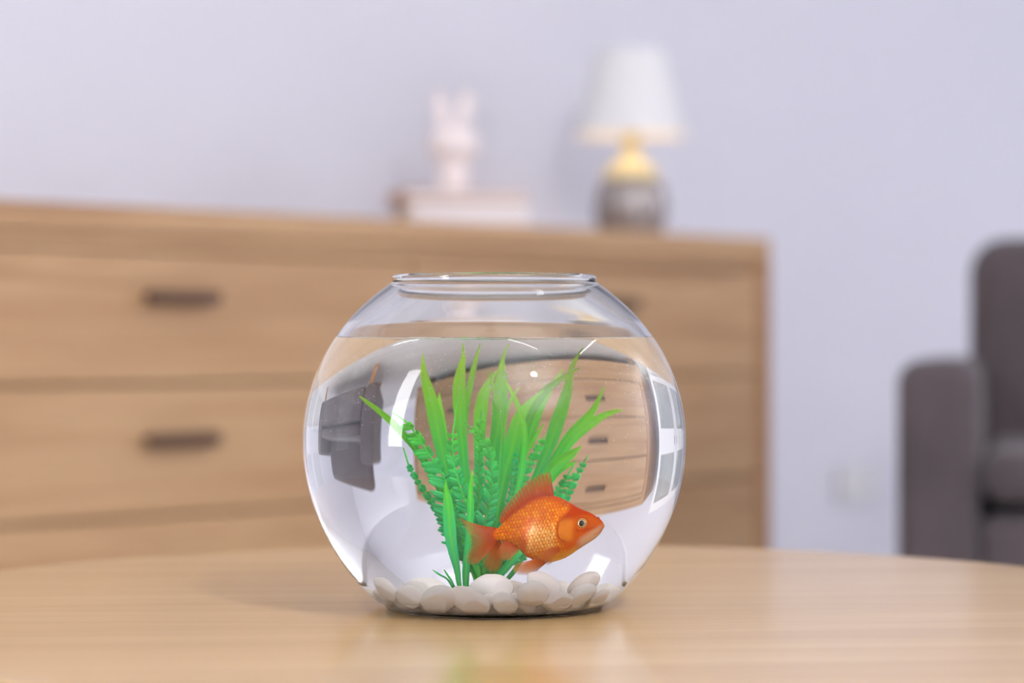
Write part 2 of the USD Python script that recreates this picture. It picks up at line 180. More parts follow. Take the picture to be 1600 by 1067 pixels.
M = {}
def build_materials():
    M['wall'] = mat('wall_paint', {'tc': ('texture_coordinate', {}), 'n': ('noise_texture', {'scale': 180.0, 'detail': 3.0}), 'b': ('bump', {'strength': 0.08, 'distance': 0.0008}),
                    'p': ('principled_bsdf', {'base_color': (.690, .690, .765), 'roughness': .75})}, [('tc.object', 'n.vector'), ('n.fac', 'b.height'), ('b.normal', 'p.normal')])
    M['ceiling'] = plain('ceiling_paint', (.80, .79, .80), .9, .01)
    M['floor'] = wood('floor_boards_grey', [(0.2, lin(196, 193, 190)), (0.8, lin(216, 214, 212))], .45, (0.5, 8, 8), 1.5)
    M['white'] = plain('white_paint', (.80, .80, .82), .4, .015)
    M['oak'] = wood('oak_veneer', [(0.25, lin(134, 98, 66)), (0.42, lin(170, 131, 93)), (0.56, lin(186, 150, 110)), (0.75, lin(152, 114, 80))], .5, (0.75, 9, 9), 1.7)
    M['oak_up'] = wood('oak_veneer_upright', [(0.22, lin(150, 106, 68)), (0.5, lin(170, 126, 84)), (0.85, lin(158, 112, 74))], .5, (9, 9, 0.75), 1.7)
    M['gap'] = plain('dark_shadow_gap_board', lin(118, 86, 60), .7)
    M['handle'] = plain('bronze_handle_metal', lin(98, 74, 58), .45, metallic=.5)
    M['beech'] = wood('beech_table_top', [(0.28, lin(172, 137, 88)), (0.5, lin(187, 152, 103)), (0.72, lin(198, 166, 118))], .28, (0.7, 11, 11), 2.0, coat=.35)
    M['beech_leg'] = wood('beech_leg', [(0.2, lin(196, 152, 110)), (0.8, lin(220, 180, 138))], .4, (11, 11, .7), 2.0)
    M['fabric'] = mat('grey_brown_fabric', {'tc': ('texture_coordinate', {}), 'n': ('noise_texture', {'scale': 420.0, 'detail': 2.0}), 'n2': ('noise_texture', {'scale': 6.0, 'detail': 3.0}),
                      'r': ('rgb_ramp', {'ramp': [(.3, lin(72, 63, 66)), (.7, lin(87, 77, 80))]}), 'b': ('bump', {'strength': .4, 'distance': .001}),
                      'p': ('principled_bsdf', {'roughness': .9, 'sheen_weight': .15})},
                      [('tc.object', 'n.vector'), ('tc.object', 'n2.vector'), ('n2.fac', 'r.fac'), ('r.color', 'p.base_color'), ('n.fac', 'b.height'), ('b.normal', 'p.normal')])
    M['chair_leg'] = plain('chair_leg_wood', lin(176, 124, 84), .4)
    M['shade'] = mat('lampshade_cloth', {'d': ('diffuse_bsdf', {'color': (.80, .80, .81)}), 't': ('translucent_bsdf', {'color': (.80, .78, .74)}), 'x': ('mix_closure', {'fac': .04})},
                     [('d.BSDF', 'x.closure1'), ('t.BSDF', 'x.closure2')], surface='x.closure')
    M['lamp_grey'] = plain('grey_glazed_ceramic', lin(158, 150, 148), .22, metallic=.35)
    M['lamp_gold'] = plain('pale_gold_glaze', lin(226, 208, 158), .35)
    M['figurine'] = plain('pale_ceramic', lin(238, 226, 224), .3, .02)
    M['bulb'] = mat('warm_bulb_glass', {'e': ('emission', {'color': (1.0, .74, .46), 'strength': 18.0})}, surface='e.emission')
    M['led'] = mat('led_strip', {'e': ('emission', {'color': (1.0, .98, 1.0), 'strength': 20.0})}, surface='e.emission')
    M['book_brown'] = plain('brown_book_cover', lin(204, 168, 146), .6)
    M['book_white'] = plain('white_book_cover', lin(206, 178, 152), .5)
    M['paper'] = mat('book_pages', {'tc': ('texture_coordinate', {}), 'w': ('wave_texture', {'bands_direction': 'z', 'scale': 160.0, 'distortion': .4}),
                     'r': ('rgb_ramp', {'ramp': [(0, lin(214, 206, 206)), (1, lin(240, 235, 238))]}), 'p': ('principled_bsdf', {'roughness': .8})},
                     [('tc.object', 'w.vector'), ('w.fac', 'r.fac'), ('r.color', 'p.base_color')])
    M['plastic_grey'] = plain('socket_plastic', lin(214, 214, 216), .4, .01)
    M['dark'] = plain('dark_hole', lin(40, 40, 44), .6)
    M['cabinet_glass'] = mat('grey_cabinet_glass', {'n': ('noise_texture', {'scale': 4.0}), 'r': ('rgb_ramp', {'ramp': [(.3, lin(140, 146, 148)), (.7, lin(165, 168, 168))]}),
                             'p': ('principled_bsdf', {'roughness': .08})}, [('n.fac', 'r.fac'), ('r.color', 'p.base_color')])
    pane = {'t': ('transparent_bsdf', {'color': (.97, .98, .98)}), 'g': ('glossy_bsdf', {'color': (1, 1, 1), 'roughness': .0}), 'f': ('fresnel', {'IOR': 1.45}), 'x': ('mix_closure', {})}
    M['pane'] = mat('window_pane', pane, [('t.BSDF', 'x.closure1'), ('g.BSDF', 'x.closure2'), ('f.fac', 'x.fac')], surface='x.closure')
    M['glass'] = mat('bowl_glass', {'g': ('glass_bsdf', {'distribution': 'multi_ggx', 'color': (.995, 1, .998), 'roughness': 0.0, 'IOR': 1.5})}, surface='g.BSDF')
    M['glass_wet'] = mat('bowl_glass_against_water', {'g': ('glass_bsdf', {'distribution': 'multi_ggx', 'color': (1, 1, 1), 'roughness': 0.0, 'IOR': 1.5 / 1.333})}, surface='g.BSDF')
    M['water'] = mat('water_surface', {'g': ('glass_bsdf', {'distribution': 'multi_ggx', 'color': (1, 1, 1), 'roughness': 0.0, 'IOR': 1.333})}, surface='g.BSDF')
    M['water_side'] = mat('water_against_glass', {'t': ('transparent_bsdf', {'color': (1, 1, 1)})}, surface='t.BSDF')
    M['bubble'] = plain('tiny_bubble', (.9, .9, .9), .2)
    M['pebble'] = mat('white_pebble', {'oi': ('object_info', {}), 'r': ('rgb_ramp', {'ramp': [(0, (.975, .905, .86)), (.5, (.985, .93, .89)), (1, (.99, .95, .92))]}), 'd': ('diffuse_bsdf', {'roughness': .0})},
                      [('oi.random', 'r.fac'), ('r.color', 'd.color')], surface='d.BSDF')
    # leaves: colour runs from teal at the foot to yellow-green at the tip, with a paler midrib
    M['leaf'] = mat('plastic_leaf', {
        'a': ('attribute', {'attribute': 'along'}), 'w': ('attribute', {'attribute': 'rib'}), 'oi': ('object_info', {}),
        'r': ('rgb_ramp', {'ramp': [(0, (.03, .48, .16)), (.28, (.03, .64, .27)), (.50, (.045, .72, .20)), (.68, (.10, .76, .07)), (.85, (.30, .80, .03)), (1, (.48, .78, .04))]}),
        'r2': ('rgb_ramp', {'ramp': [(0, (.10, .70, .14)), (.45, (.12, .80, .10)), (.75, (.26, .84, .04)), (1, (.46, .84, .05))]}),
        'mx': ('mix_color', {}), 'h': ('hsv', {}), 'hm': ('map_range', {'from_min': 0.0, 'from_max': 1.0, 'to_min': .88, 'to_max': 1.22}),
        'p': ('principled_bsdf', {'roughness': .38}), 't': ('translucent_bsdf', {}), 'x': ('mix_closure', {'fac': .42})},
        [('a.fac', 'r.fac'), ('a.fac', 'r2.fac'), ('w.fac', 'mx.fac'), ('r.color', 'mx.a'), ('r2.color', 'mx.b'), ('mx.result', 'h.color'), ('oi.random', 'hm.value'), ('hm.result', 'h.value'),
         ('h.color', 'p.base_color'), ('h.color', 't.color'), ('p.BSDF', 'x.closure1'), ('t.BSDF', 'x.closure2')], surface='x.closure')
    M['leaf_base'] = plain('plant_foot_plastic', (.012, .12, .05), .5)
    M['fish'] = mat('goldfish_skin', {'c': ('attribute', {'attribute': 'tint'}), 's': ('attribute', {'attribute': 'shine'}),
                    'p': ('principled_bsdf', {'roughness': .30, 'specular_ior_level': .05})},
                    [('c.color', 'p.base_color'), ('s.fac', 'p.metallic')])
    M['fin'] = mat('goldfish_fin', {'c': ('attribute', {'attribute': 'tint'}), 'k': ('attribute', {'attribute': 'cover'}),
                   'p': ('principled_bsdf', {'roughness': .35}), 't': ('translucent_bsdf', {}), 'x': ('mix_closure', {'fac': .5}), 'tr': ('transparent_bsdf', {'color': (1, 1, 1)}), 'y': ('mix_closure', {})},
                   [('c.color', 'p.base_color'), ('c.color', 't.color'), ('p.BSDF', 'x.closure1'), ('t.BSDF', 'x.closure2'), ('tr.BSDF', 'y.closure1'), ('x.closure', 'y.closure2'), ('k.fac', 'y.fac')], surface='y.closure')
    M['eye'] = mat('goldfish_iris', {'c': ('attribute', {'attribute': 'tint'}), 'p': ('principled_bsdf', {'roughness': .2, 'metallic': .25})}, [('c.color', 'p.base_color')])
    M['pupil'] = plain('goldfish_pupil', (.006, .005, .006), .1)
build_materials()

# ------------------------------------------------------------------ the room
def room_piece(name, mesh, m, label=None, parent=None, cat='structure'):
    """A piece of the setting; its mesh is given in the room's frame (x = t, y = -n, z)."""
    g = mesh.copy(); R = trimesh.transformations.rotation_matrix(math.radians(ANG), (0, 0, 1)); R[:2, 3] = PR
    g.apply_transform(R)
    o = obj(name, g, m, parent, smooth=False)
    if parent is None: tag(o, label, None, kind='structure')
    return o
T0, T1, Y_BACK, Y_FRONT, TH = LEFT_T, RIGHT_T, -WALL_N, -FRONT_N, 0.12
LW, LD = T1 - T0, Y_BACK - Y_FRONT
room_piece('floor', box((T0 + T1) / 2, (Y_BACK + Y_FRONT) / 2, -.05, LW + .24, LD + .24, .1), M['floor'], 'pale grey smooth floor of the room')
room_piece('ceiling', box((T0 + T1) / 2, (Y_BACK + Y_FRONT) / 2, CEIL + .05, LW + .24, LD + .24, .1), M['ceiling'], 'plain white ceiling of the room')
room_piece('wall_back', box((T0 + T1) / 2, Y_BACK + TH / 2, CEIL / 2, LW + .24, TH, CEIL), M['wall'], 'pale lavender-grey painted wall behind the chest of drawers')
room_piece('wall_right', box(T1 + TH / 2, (Y_BACK + Y_FRONT) / 2, CEIL / 2, TH, LD, CEIL), M['wall'], 'lavender-grey painted side wall beyond the armchair')
def cut(b, holes):
    a = m3.Manifold.cube(tuple(b[3:])).translate((b[0] - b[3] / 2, b[1] - b[4] / 2, b[2] - b[5] / 2))
    for h in holes: a = a - m3.Manifold.cube(tuple(h[3:])).translate((h[0] - h[3] / 2, h[1] - h[4] / 2, h[2] - h[5] / 2))
    return to_tri(a)
room_piece('wall_front', box((T0 + T1) / 2, Y_FRONT - TH / 2, CEIL / 2, LW + .24, TH, CEIL), M['wall'], 'plain lavender-grey wall opposite the chest')
nc, w, z0, h = LEFT_WINDOW
room_piece('wall_left', cut((T0 - TH / 2, (Y_BACK + Y_FRONT) / 2, CEIL / 2, TH, LD, CEIL), [(T0 - TH / 2, -nc, z0 + h / 2, .5, w, h)]), M['wall'], 'lavender-grey side wall with one tall narrow window')
def window(k, x, y, z0, w, h, along_x, label):
    o = UsdGeom.Xform.Define(stage, '/World/window_%d' % k).GetPrim(); tag(o, label, kind='structure')
    s = .045
    def b(cx, cz, sx, sz, d=.06): return box(x + cx, y, cz, sx, d, sz) if along_x else box(x, y + cx, cz, d, sx, sz)
    room_piece('window_frame', cat(b(-w / 2 + s / 2, z0 + h / 2, s, h), b(w / 2 - s / 2, z0 + h / 2, s, h), b(0, z0 + s / 2, w - 2 * s, s), b(0, z0 + h - s / 2, w - 2 * s, s)), M['white'], parent=o)
    if w > 1: room_piece('mullion', b(0, z0 + h / 2, .05, h - 2 * s), M['white'], parent=o)
    room_piece('pane', b(0, z0 + h / 2, w - 2 * s, h - 2 * s, .006), M['pane'], parent=o)
window(1, T0 - TH / 2, -nc, z0, w, h, False, 'tall narrow white framed window reflected on the left of the bowl')
room_piece('baseboard_back', box((T0 + T1) / 2, Y_BACK - .008, .04, LW, .016, .08), M['white'], 'white skirting board along the back wall')
room_piece('baseboard_right', box(T1 - .008, (Y_BACK + Y_FRONT) / 2, .04, .016, LD - .04, .08), M['white'], 'white skirting board along the right wall')
# linear ceiling lamps and one round downlight, seen as small reflections on the glass
for (a, b, lab) in (((.25, .64), (.88, .50), 'straight white light bar on the ceiling above the table'), ((-2.08, 1.63), (-1.44, 1.21), 'straight white light bar on the ceiling left of the table'),
                    ((1.88, 1.01), (1.93, 1.85), 'straight white light bar on the ceiling right of the table')):
    a, b = np.array(a), np.array(b); L = np.linalg.norm(b - a)
    o = thing('ceiling_lamp', lab, 'ceiling lamp', (*(a + b) / 2, CEIL), math.degrees(math.atan2(*(b - a)[::-1])))
    obj('housing', rbox(0, 0, -.0125, L + .03, .05, .025, .004), M['white'], o)
    obj('diffuser', rbox(0, 0, -.030, L, .022, .010, .003), M['led'], o)

# ------------------------------------------------------------------ chest of drawers
DW, DD, DH = 1.82, .42, .772
dresser = thing('chest_of_drawers', 'wide light oak chest of drawers with dark bar handles against the wall', 'chest of drawers', W(-DW / 2, -DD / 2), ANG)
yf = -DD / 2
obj('top_panel', rbox(0, 0, DH - .019, DW, DD, .038, .003), M['oak'], dresser)
obj('side_panel', rbox(-DW / 2 + .017, 0, (.05 + DH - .038) / 2, .034, DD, DH - .038 - .05, .002), M['oak_up'], dresser)
obj('side_panel', rbox(DW / 2 - .017, 0, (.05 + DH - .038) / 2, .034, DD, DH - .038 - .05, .002), M['oak_up'], dresser)
obj('carcass', box(0, .02, .40, DW - .069, DD - .05, .665), M['gap'], dresser)
obj('rail', rbox(0, yf + .022, .7225, DW - .069, .026, .022, .0015), M['oak'], dresser)
obj('plinth', rbox(0, yf + .022, .105, DW - .069, .034, .108, .002), M['oak'], dresser)
for sx in (-1, 1):
    for sy in (-1, 1): obj('foot', rbox(sx * (DW / 2 - .08), sy * (DD / 2 - .06), .026, .06, .06, .052, .004), M['gap'], dresser)
dw = (DW - .068 - .006) / 2
for row in range(3):
    z0 = .163 + row * .183
    for c in (-1, 1):
        dr = obj('drawer', rbox(c * (dw / 2 + .0015), yf + .0115, z0 + .0895, dw - .003, .02, .179, .0025), M['oak'], dresser)
        hx, hz = c * .4575, z0 + (.100, .104, .119)[row]
        obj('handle', cat(rbox(hx, yf - .019, hz, .128, .010, .019, .003), rbox(hx - .05, yf - .006, hz, .010, .022, .010, .002), rbox(hx + .05, yf - .006, hz, .010, .022, .010, .002)), M['handle'], dr)

# ------------------------------------------------------------------ white glazed cabinet, seen through the water at the bowl's right edge
cab = thing('cabinet', 'low white cabinet with grey glass doors seen through the right edge of the bowl', 'cabinet', W(-2.32, -.22), ANG)
CWd, CDp, CHt = .76, .38, .86
obj('body', cat(rbox(0, .01, CHt / 2, CWd, CDp - .02, CHt, .004)), M['white'], cab)
for c in (-1, 1):
    dx = c * CWd / 4; f = -CDp / 2
    fr = [box(dx - .165, f, .46, .035, .02, .76), box(dx + .165, f, .46, .035, .02, .76)] + [box(dx, f, zz, .295, .02, hh) for zz, hh in ((.1, .04), (.47, .14), (.82, .04))]
    d = obj('door', cat(*fr), M['white'], cab)
    obj('pane', box(dx, f + .004, .26, .29, .006, .28), M['cabinet_glass'], d); obj('pane', box(dx, f + .004, .67, .29, .006, .26), M['cabinet_glass'], d)
    obj('knob', rbox(c * .04, f - .018, .47, .012, .02, .05, .004), M['handle'], d)

# ------------------------------------------------------------------ things on the chest
def at_px(px, Y):                       # world x of something at depth Y that shows at column px
    return (px - 800) / F_PX * Y
# table lamp
LY = 4.30; lx = at_px(986, LY)
lamp = thing('table_lamp', 'small table lamp with white tapered shade and grey and gold base', 'lamp', (lx, LY, DH))
def sp(pts, n=40):
    p = np.array(pts, float); s = np.linspace(0, 1, len(p)); q = np.linspace(0, 1, n)
    return np.c_[PchipInterpolator(s, p[:, 0])(q), PchipInterpolator(s, p[:, 1])(q)]
obj('base', lathe_mesh(np.vstack([[(0, 0)], [(.050, 0)], sp([(.056, .004), (.063, .03), (.066, .055), (.060, .085), (.050, .100)]), [(0, .100)]])), M['lamp_grey'], lamp)
obj('neck', lathe_mesh(np.vstack([[(0, .1002)], sp([(.0505, .1002), (.0515, .106), (.047, .118), (.032, .130), (.018, .142), (.0155, .165), (.015, .190)]), [(0, .190)]])), M['lamp_gold'], lamp)
obj('socket', lathe_mesh([(0, .1902), (.014, .1902), (.014, .215), (0, .215)], 32), M['white'], lamp)
sh = [(.100, .178), (.0615, .328), (.0595, .328), (.098, .178), (.100, .178)]
obj('shade', lathe_mesh(sh), M['shade'], lamp)
obj('bulb', trimesh.creation.icosphere(3, .024).apply_translation((0, 0, .238)), M['bulb'], lamp)
obj('shade_ring', cat(*[tube([(.014 * math.cos(a), .014 * math.sin(a), .2), (.080 * math.cos(a), .080 * math.sin(a), .245)], .0012) for a in (0, 2.094, 4.189)]), M['white'], lamp)
# two books with the figurine on top
BY = 3.97
def book(name, lab, z, w, d, h, cover, rz, px):
    o = thing(name, lab, 'book', (at_px(px, BY), BY, z), rz)
    obj('cover', cat(box(0, 0, .0015, w, d, .003), box(0, 0, h - .0015, w, d, .003), box(-w / 2 + .002, 0, h / 2, .004, d, h - .006)), cover, o)
    obj('pages', box(.002, 0, h / 2, w - .012, d - .010, h - .006), M['paper'], o)
    return o
book('book', 'thick pale book, lower of the two lying on the chest', DH, .205, .150, .040, M['book_white'], 10, 722)
book('book', 'thin book with brown cover lying on the thick pale book', DH + .040, .205, .150, .018, M['book_brown'], 14, 712)
fy = BY; FZ = DH + .058
fig = thing('figurine', 'pale ceramic ornament with two upright points standing on stacked books', 'figurine', (at_px(708, fy), fy, FZ), 0)
body = to_tri(m3.Manifold.batch_boolean([m3.Manifold.sphere(1, 40).scale((.027, .024, .030)).translate((0, 0, .034)),
        m3.Manifold.cylinder(.012, .029, .025, 40), m3.Manifold.cylinder(.06, .022, .024, 40),
        m3.Manifold.sphere(1, 40).scale((.042, .035, .036)).translate((0, 0, .078)),
        m3.Manifold.sphere(1, 32).scale((.016, .014, .014)).translate((0, -.028, .070))], m3.OpType.Add).refine_to_length(.004))
trimesh.smoothing.filter_taubin(body, iterations=12)
obj('body', body, M['figurine'], fig, smooth=True)
for s in (-1, 1):
    e = trimesh.creation.icosphere(3, 1.0); e.apply_scale((.012, .009, .036)); obj('ear', xform_mesh(e, (s * .018, 0, .132), (0, s * 9, 0)), M['figurine'], fig, smooth=True)

# ------------------------------------------------------------------ wall socket, armchair
so = thing('wall_socket', 'light plastic double wall socket low on the wall beside the armchair', 'socket', W(.90, WALL_N, .27), ANG)
obj('plate', rbox(0, -.006, 0, .15, .012, .085, .004), M['plastic_grey'], so)
for s in (-1, 1):
    e = obj('outlet', xform_mesh(lathe_mesh([(0, 0), (.020, 0), (.021, .003), (.024, .003), (.024, -.002), (0, -.002)], 32), (s * .036, -.0122, 0), (90, 0, 0)), M['white'], so)
    obj('pin_hole', cat(*[xform_mesh(trimesh.creation.cylinder(.0028, .002, sections=12), (s * .036 + q * .0095, -.0135, 0), (90, 0, 0)) for q in (-1, 1)]), M['dark'], so)
ch = thing('armchair', 'grey-brown upholstered armchair with wooden legs at the right edge', 'armchair', (1.05, 3.73, 0), -12)
def cushion(cx, cy, cz, sx, sy, sz, r): return rbox(cx, cy, cz, sx, sy, sz, r, 24)
obj('arm', cushion(-.375, -.02, .345, .115, .72, .43, .035), M['fabric'], ch)
obj('arm', cushion(.375, -.02, .345, .115, .72, .43, .035), M['fabric'], ch)
obj('seat_base', cushion(0, -.02, .235, .63, .68, .20, .02), M['fabric'], ch)
obj('seat_cushion', cushion(0, -.06, .392, .63, .64, .074, .034), M['fabric'], ch)
bk = cushion(0, 0, .275, .69, .15, .55, .06)
obj('back', xform_mesh(bk, (0, .27, .215), (-9, 0, 0)), M['fabric'], ch)
obj('back_frame', cushion(0, .345, .36, .63, .05, .40, .02), M['fabric'], ch)
for sx in (-1, 1):
    for sy in (-1, 1):
        obj('leg', tube([(sx * .35, sy * .30, .135), (sx * .365, sy * .325, 0)], [.024, .014], 16), M['chair_leg'], ch)

# ------------------------------------------------------------------ round coffee table
TX, TY, TR = 0.012, 1.555, .444
tb = thing('coffee_table', 'round light beech coffee table under the fish bowl', 'table', (TX, TY, 0), 4)
top = [(0, TABLE_Z - .028), (TR - .048, TABLE_Z - .028), (TR - .040, TABLE_Z - .0275), (TR - .002, TABLE_Z - .0085), (TR, TABLE_Z - .007), (TR, TABLE_Z - .0025), (TR - .0008, TABLE_Z - .0007), (TR - .0025, TABLE_Z), (TR - .012, TABLE_Z), (0, TABLE_Z)]
obj('tabletop', lathe_mesh(top, 220), M['beech'], tb, smooth=30)
obj('apron', lathe_mesh([(.20, TABLE_Z - .075), (.22, TABLE_Z - .075), (.22, TABLE_Z - .0285), (.20, TABLE_Z - .0285), (.20, TABLE_Z - .075)], 64), M['beech_leg'], tb)
for k in range(4):
    a = math.pi / 4 + k * math.pi / 2
    obj('leg', tube([(.205 * math.cos(a), .205 * math.sin(a), TABLE_Z - .03), (.33 * math.cos(a), .33 * math.sin(a), 0)], [.021, .012], 20), M['beech_leg'], tb)

# ------------------------------------------------------------------ fish bowl and water
BOWL = np.array([-.01117, 1.523, TABLE_Z])
# measured outline of the blown ball as a smooth polar curve about a point 106 mm up, with a small flat foot
th_ = np.linspace(-.985, 1.01, 260); R_ = np.polyval([3.592406, 1.630244, -6.721579, .111684, -.912326, 120.30985], th_)
ball = np.c_[R_ * np.cos(th_), 106 + R_ * np.sin(th_)]
P = np.vstack([[(65, 0), (67.2, .5), (69.0, 1.6), (70.2, 2.8), (71.8, 4.0)], ball[(ball[:, 1] > 4.6) & (ball[:, 1] < 205.7)]]) * 1e-3
prof = PchipInterpolator(P[:, 1], P[:, 0])
FLOOR_Z, WATER_Z, WALL_T = .0058, .1672, .0030
zz = np.concatenate([np.linspace(0, .004, 10)[:-1], np.linspace(.004, P[-1, 1], 120)])
outer = np.c_[prof(zz), zz]
def normals2(c):
    t = np.gradient(c, axis=0); t /= np.linalg.norm(t, axis=1, keepdims=True); return np.c_[t[:, 1], -t[:, 0]]
thick_ = WALL_T + .0013 * np.clip((outer[:, 1] - .180) / .025, 0, 1) ** 1.1        # blown glass: thicker towards the rim
inn = outer - normals2(outer) * thick_[:, None]
inn = inn[inn[:, 1] > FLOOR_Z + .003]
r0 = inn[0, 0]
fl = np.array([(0, FLOOR_Z), (.03, FLOOR_Z), (.05, FLOOR_Z), (r0 - .012, FLOOR_Z), (r0 - .006, FLOOR_Z + .0006), (r0 - .002, FLOOR_Z + .002)])
# rounded lip: a bead a little wider than the neck
lip_c = np.array([outer[-1, 0] - .0018, outer[-1, 1] + .0014]); ang = np.radians(np.linspace(-38, 205, 22))
lip = lip_c + .0027 * np.c_[np.cos(ang), np.sin(ang)]
inn_seq = inn[inn[:, 1] < lip[-1, 1] - .0006]
# split the inner wall exactly at the meniscus
MEN = WATER_Z + .0022
iz = PchipInterpolator(inn_seq[:, 1], inn_seq[:, 0])
lower = np.vstack([inn_seq[inn_seq[:, 1] < MEN - .0004], [(float(iz(MEN)), MEN)]])
upper = inn_seq[inn_seq[:, 1] > MEN + .0004]
wet = np.vstack([fl, lower])
bottom = np.array([(0, .0034), (.040, .0034), (.050, .0030), (.057, .0018), (.061, .0005), (.0635, 0.0)])
prof_glass = np.vstack([bottom, outer, lip, upper[::-1], wet[::-1]])
SEG = 256
v, f = lathe(prof_glass, SEG)
nrow = len(prof_glass)
ring = np.repeat(np.arange(nrow - 1), 2 * SEG)
first_wet = nrow - len(wet)
gm = trimesh.Trimesh(v, f, process=False)
ok = gm.area_faces > 1e-14
f, ring = f[ok], ring[ok]
# smooth normals computed along the profile, so the silhouette stays crisp
o = obj('fish_bowl', (v + BOWL, f), M['glass'], smooth=True)
tag(o, 'round clear glass fish bowl with open top standing on the beech table', 'fish bowl')
def subset(prim, name, idx, m):
    s = UsdGeom.Subset.CreateGeomSubset(UsdGeom.Imageable(prim), name, 'face', Vt.IntArray.FromNumpy(np.asarray(idx, np.int32)), 'materialBind')
    UsdShade.MaterialBindingAPI.Apply(s.GetPrim()).Bind(m)
row_z = prof_glass[:, 1]
wet_outer = (ring < len(bottom) + len(outer) - 1) & (row_z[np.minimum(ring + 1, nrow - 1)] < WATER_Z + .001)
subset(o, 'filled', np.nonzero(wet_outer)[0], M['glass_wet']); subset(o, 'inner', np.nonzero(ring >= first_wet)[0], M['water_side'])
subset(o, 'dry', np.nonzero(~wet_outer & (ring < first_wet))[0], M['glass']) 
subset(o, 'dry', np.nonzero(ring < first_wet)[0], M['glass']); subset(o, 'wet', np.nonzero(ring >= first_wet)[0], M['glass_wet'])
# water: its sides lie against the glass (the glass's wet faces do the bending there), its top is a free surface with a meniscus
eps = 4e-5
side = wet.copy(); nn = normals2(side); side = side - nn * eps; side[0] = (0, FLOOR_Z + eps); side[-1, 1] = MEN - eps
rw = side[-1, 0]
d = np.array([0.0, .0003, .0007, .0012, .0018, .0026, .0036, .005, .007, .010])
men = np.c_[rw - d, WATER_Z + (MEN - eps - WATER_Z) * np.exp(-d / .0013)]
topc = np.vstack([men[1:], [(.05, WATER_Z), (0, WATER_Z)]])
pw = np.vstack([side, topc])
v2, f2 = lathe(pw, SEG); ring2 = np.repeat(np.arange(len(pw) - 1), 2 * SEG)
g2 = trimesh.Trimesh(v2, f2, process=False); ok = g2.area_faces > 1e-14; f2, ring2 = f2[ok], ring2[ok]
w_ = obj('water', (v2 + BOWL, f2), M['water'], smooth=60 if False else True)
tag(w_, 'clear still water filling the glass bowl around the goldfish', 'water')
subset(w_, 'surface', np.nonzero(ring2 >= len(side) - 1)[0], M['water']); subset(w_, 'side', np.nonzero(ring2 < len(side) - 1)[0], M['water_side'])

# tiny bubbles on the glass in the upper water: nobody could count them
bub = []
b0 = trimesh.creation.icosphere(1, 1.0)
r_ = np.random.default_rng(4)
while len(bub) < 700:
    th = r_.uniform(math.radians(198), math.radians(342)); z = WATER_Z - abs(r_.normal(.012, .022)) - .004
    if z < .085: continue
    rr = float(iz(z)) - .0004
    bub.append(b0.copy().apply_scale(r_.uniform(.00013, .00030)).apply_translation((rr * math.cos(th), rr * math.sin(th), z)))
bo = obj('bubbles', xform_mesh(cat(*bub), BOWL), M['bubble'], w_, smooth=True)
tag(bo, 'fine specks of air clinging inside the upper front of the bowl', kind='stuff')

# ------------------------------------------------------------------ pebbles
def pebble_mesh(seed):
    r_ = np.random.default_rng(seed)
    m = trimesh.creation.icosphere(3, 1.0); v = np.array(m.vertices)
    for _ in range(4):                      # a few worn flats and bulges
        dv = r_.normal(size=3); dv /= np.linalg.norm(dv); c = r_.uniform(.62, .85); q = v @ dv
        v -= np.outer(np.maximum(q - c, 0) * .75, dv)
    v *= 1 + .10 * (meshkit.noise(v * 1.4 + r_.uniform(0, 50, 3), seed)[:, None] - .5)
    v *= np.array([1.25, 1.02, .80]) * r_.uniform(.90, 1.08, 3)
    R = trimesh.transformations.euler_matrix(*r_.uniform(-.7, .7, 2), r_.uniform(0, 6.28))[:3, :3]
    return trimesh.Trimesh(v @ R.T, m.faces, process=False)
for k, (x, y, z, r) in enumerate(PEBBLES):
    pm = pebble_mesh(k + 1); pm.apply_scale(r * 1e-3); z = 6.2 + (z - 8.0) * 1.0
    # keep it inside the glass
    v = np.array(pm.vertices) + (x * 1e-3, y * 1e-3, z * 1e-3)
    v[:, 2] = np.maximum(v[:, 2], FLOOR_Z + .0003)
    lim = iz(np.clip(v[:, 2], inn_seq[0, 1], .1)) - .0004
    low = v[:, 2] < inn_seq[0, 1]; lim[low] = np.interp(v[low, 2], fl[2:, 1] + np.arange(4) * 1e-9, fl[2:, 0]) if low.any() else lim[low]
    h = np.hypot(v[:, 0], v[:, 1]); k_ = np.minimum(1, lim / np.maximum(h, 1e-9)); v[:, :2] *= k_[:, None]
    o = obj('pebble', (v + BOWL, pm.faces), M['pebble'], smooth=True)
    tag(o, 'smooth white pebble in the layer covering the bottom of the glass bowl', 'pebble', 'white pebbles on the bottom of the bowl')

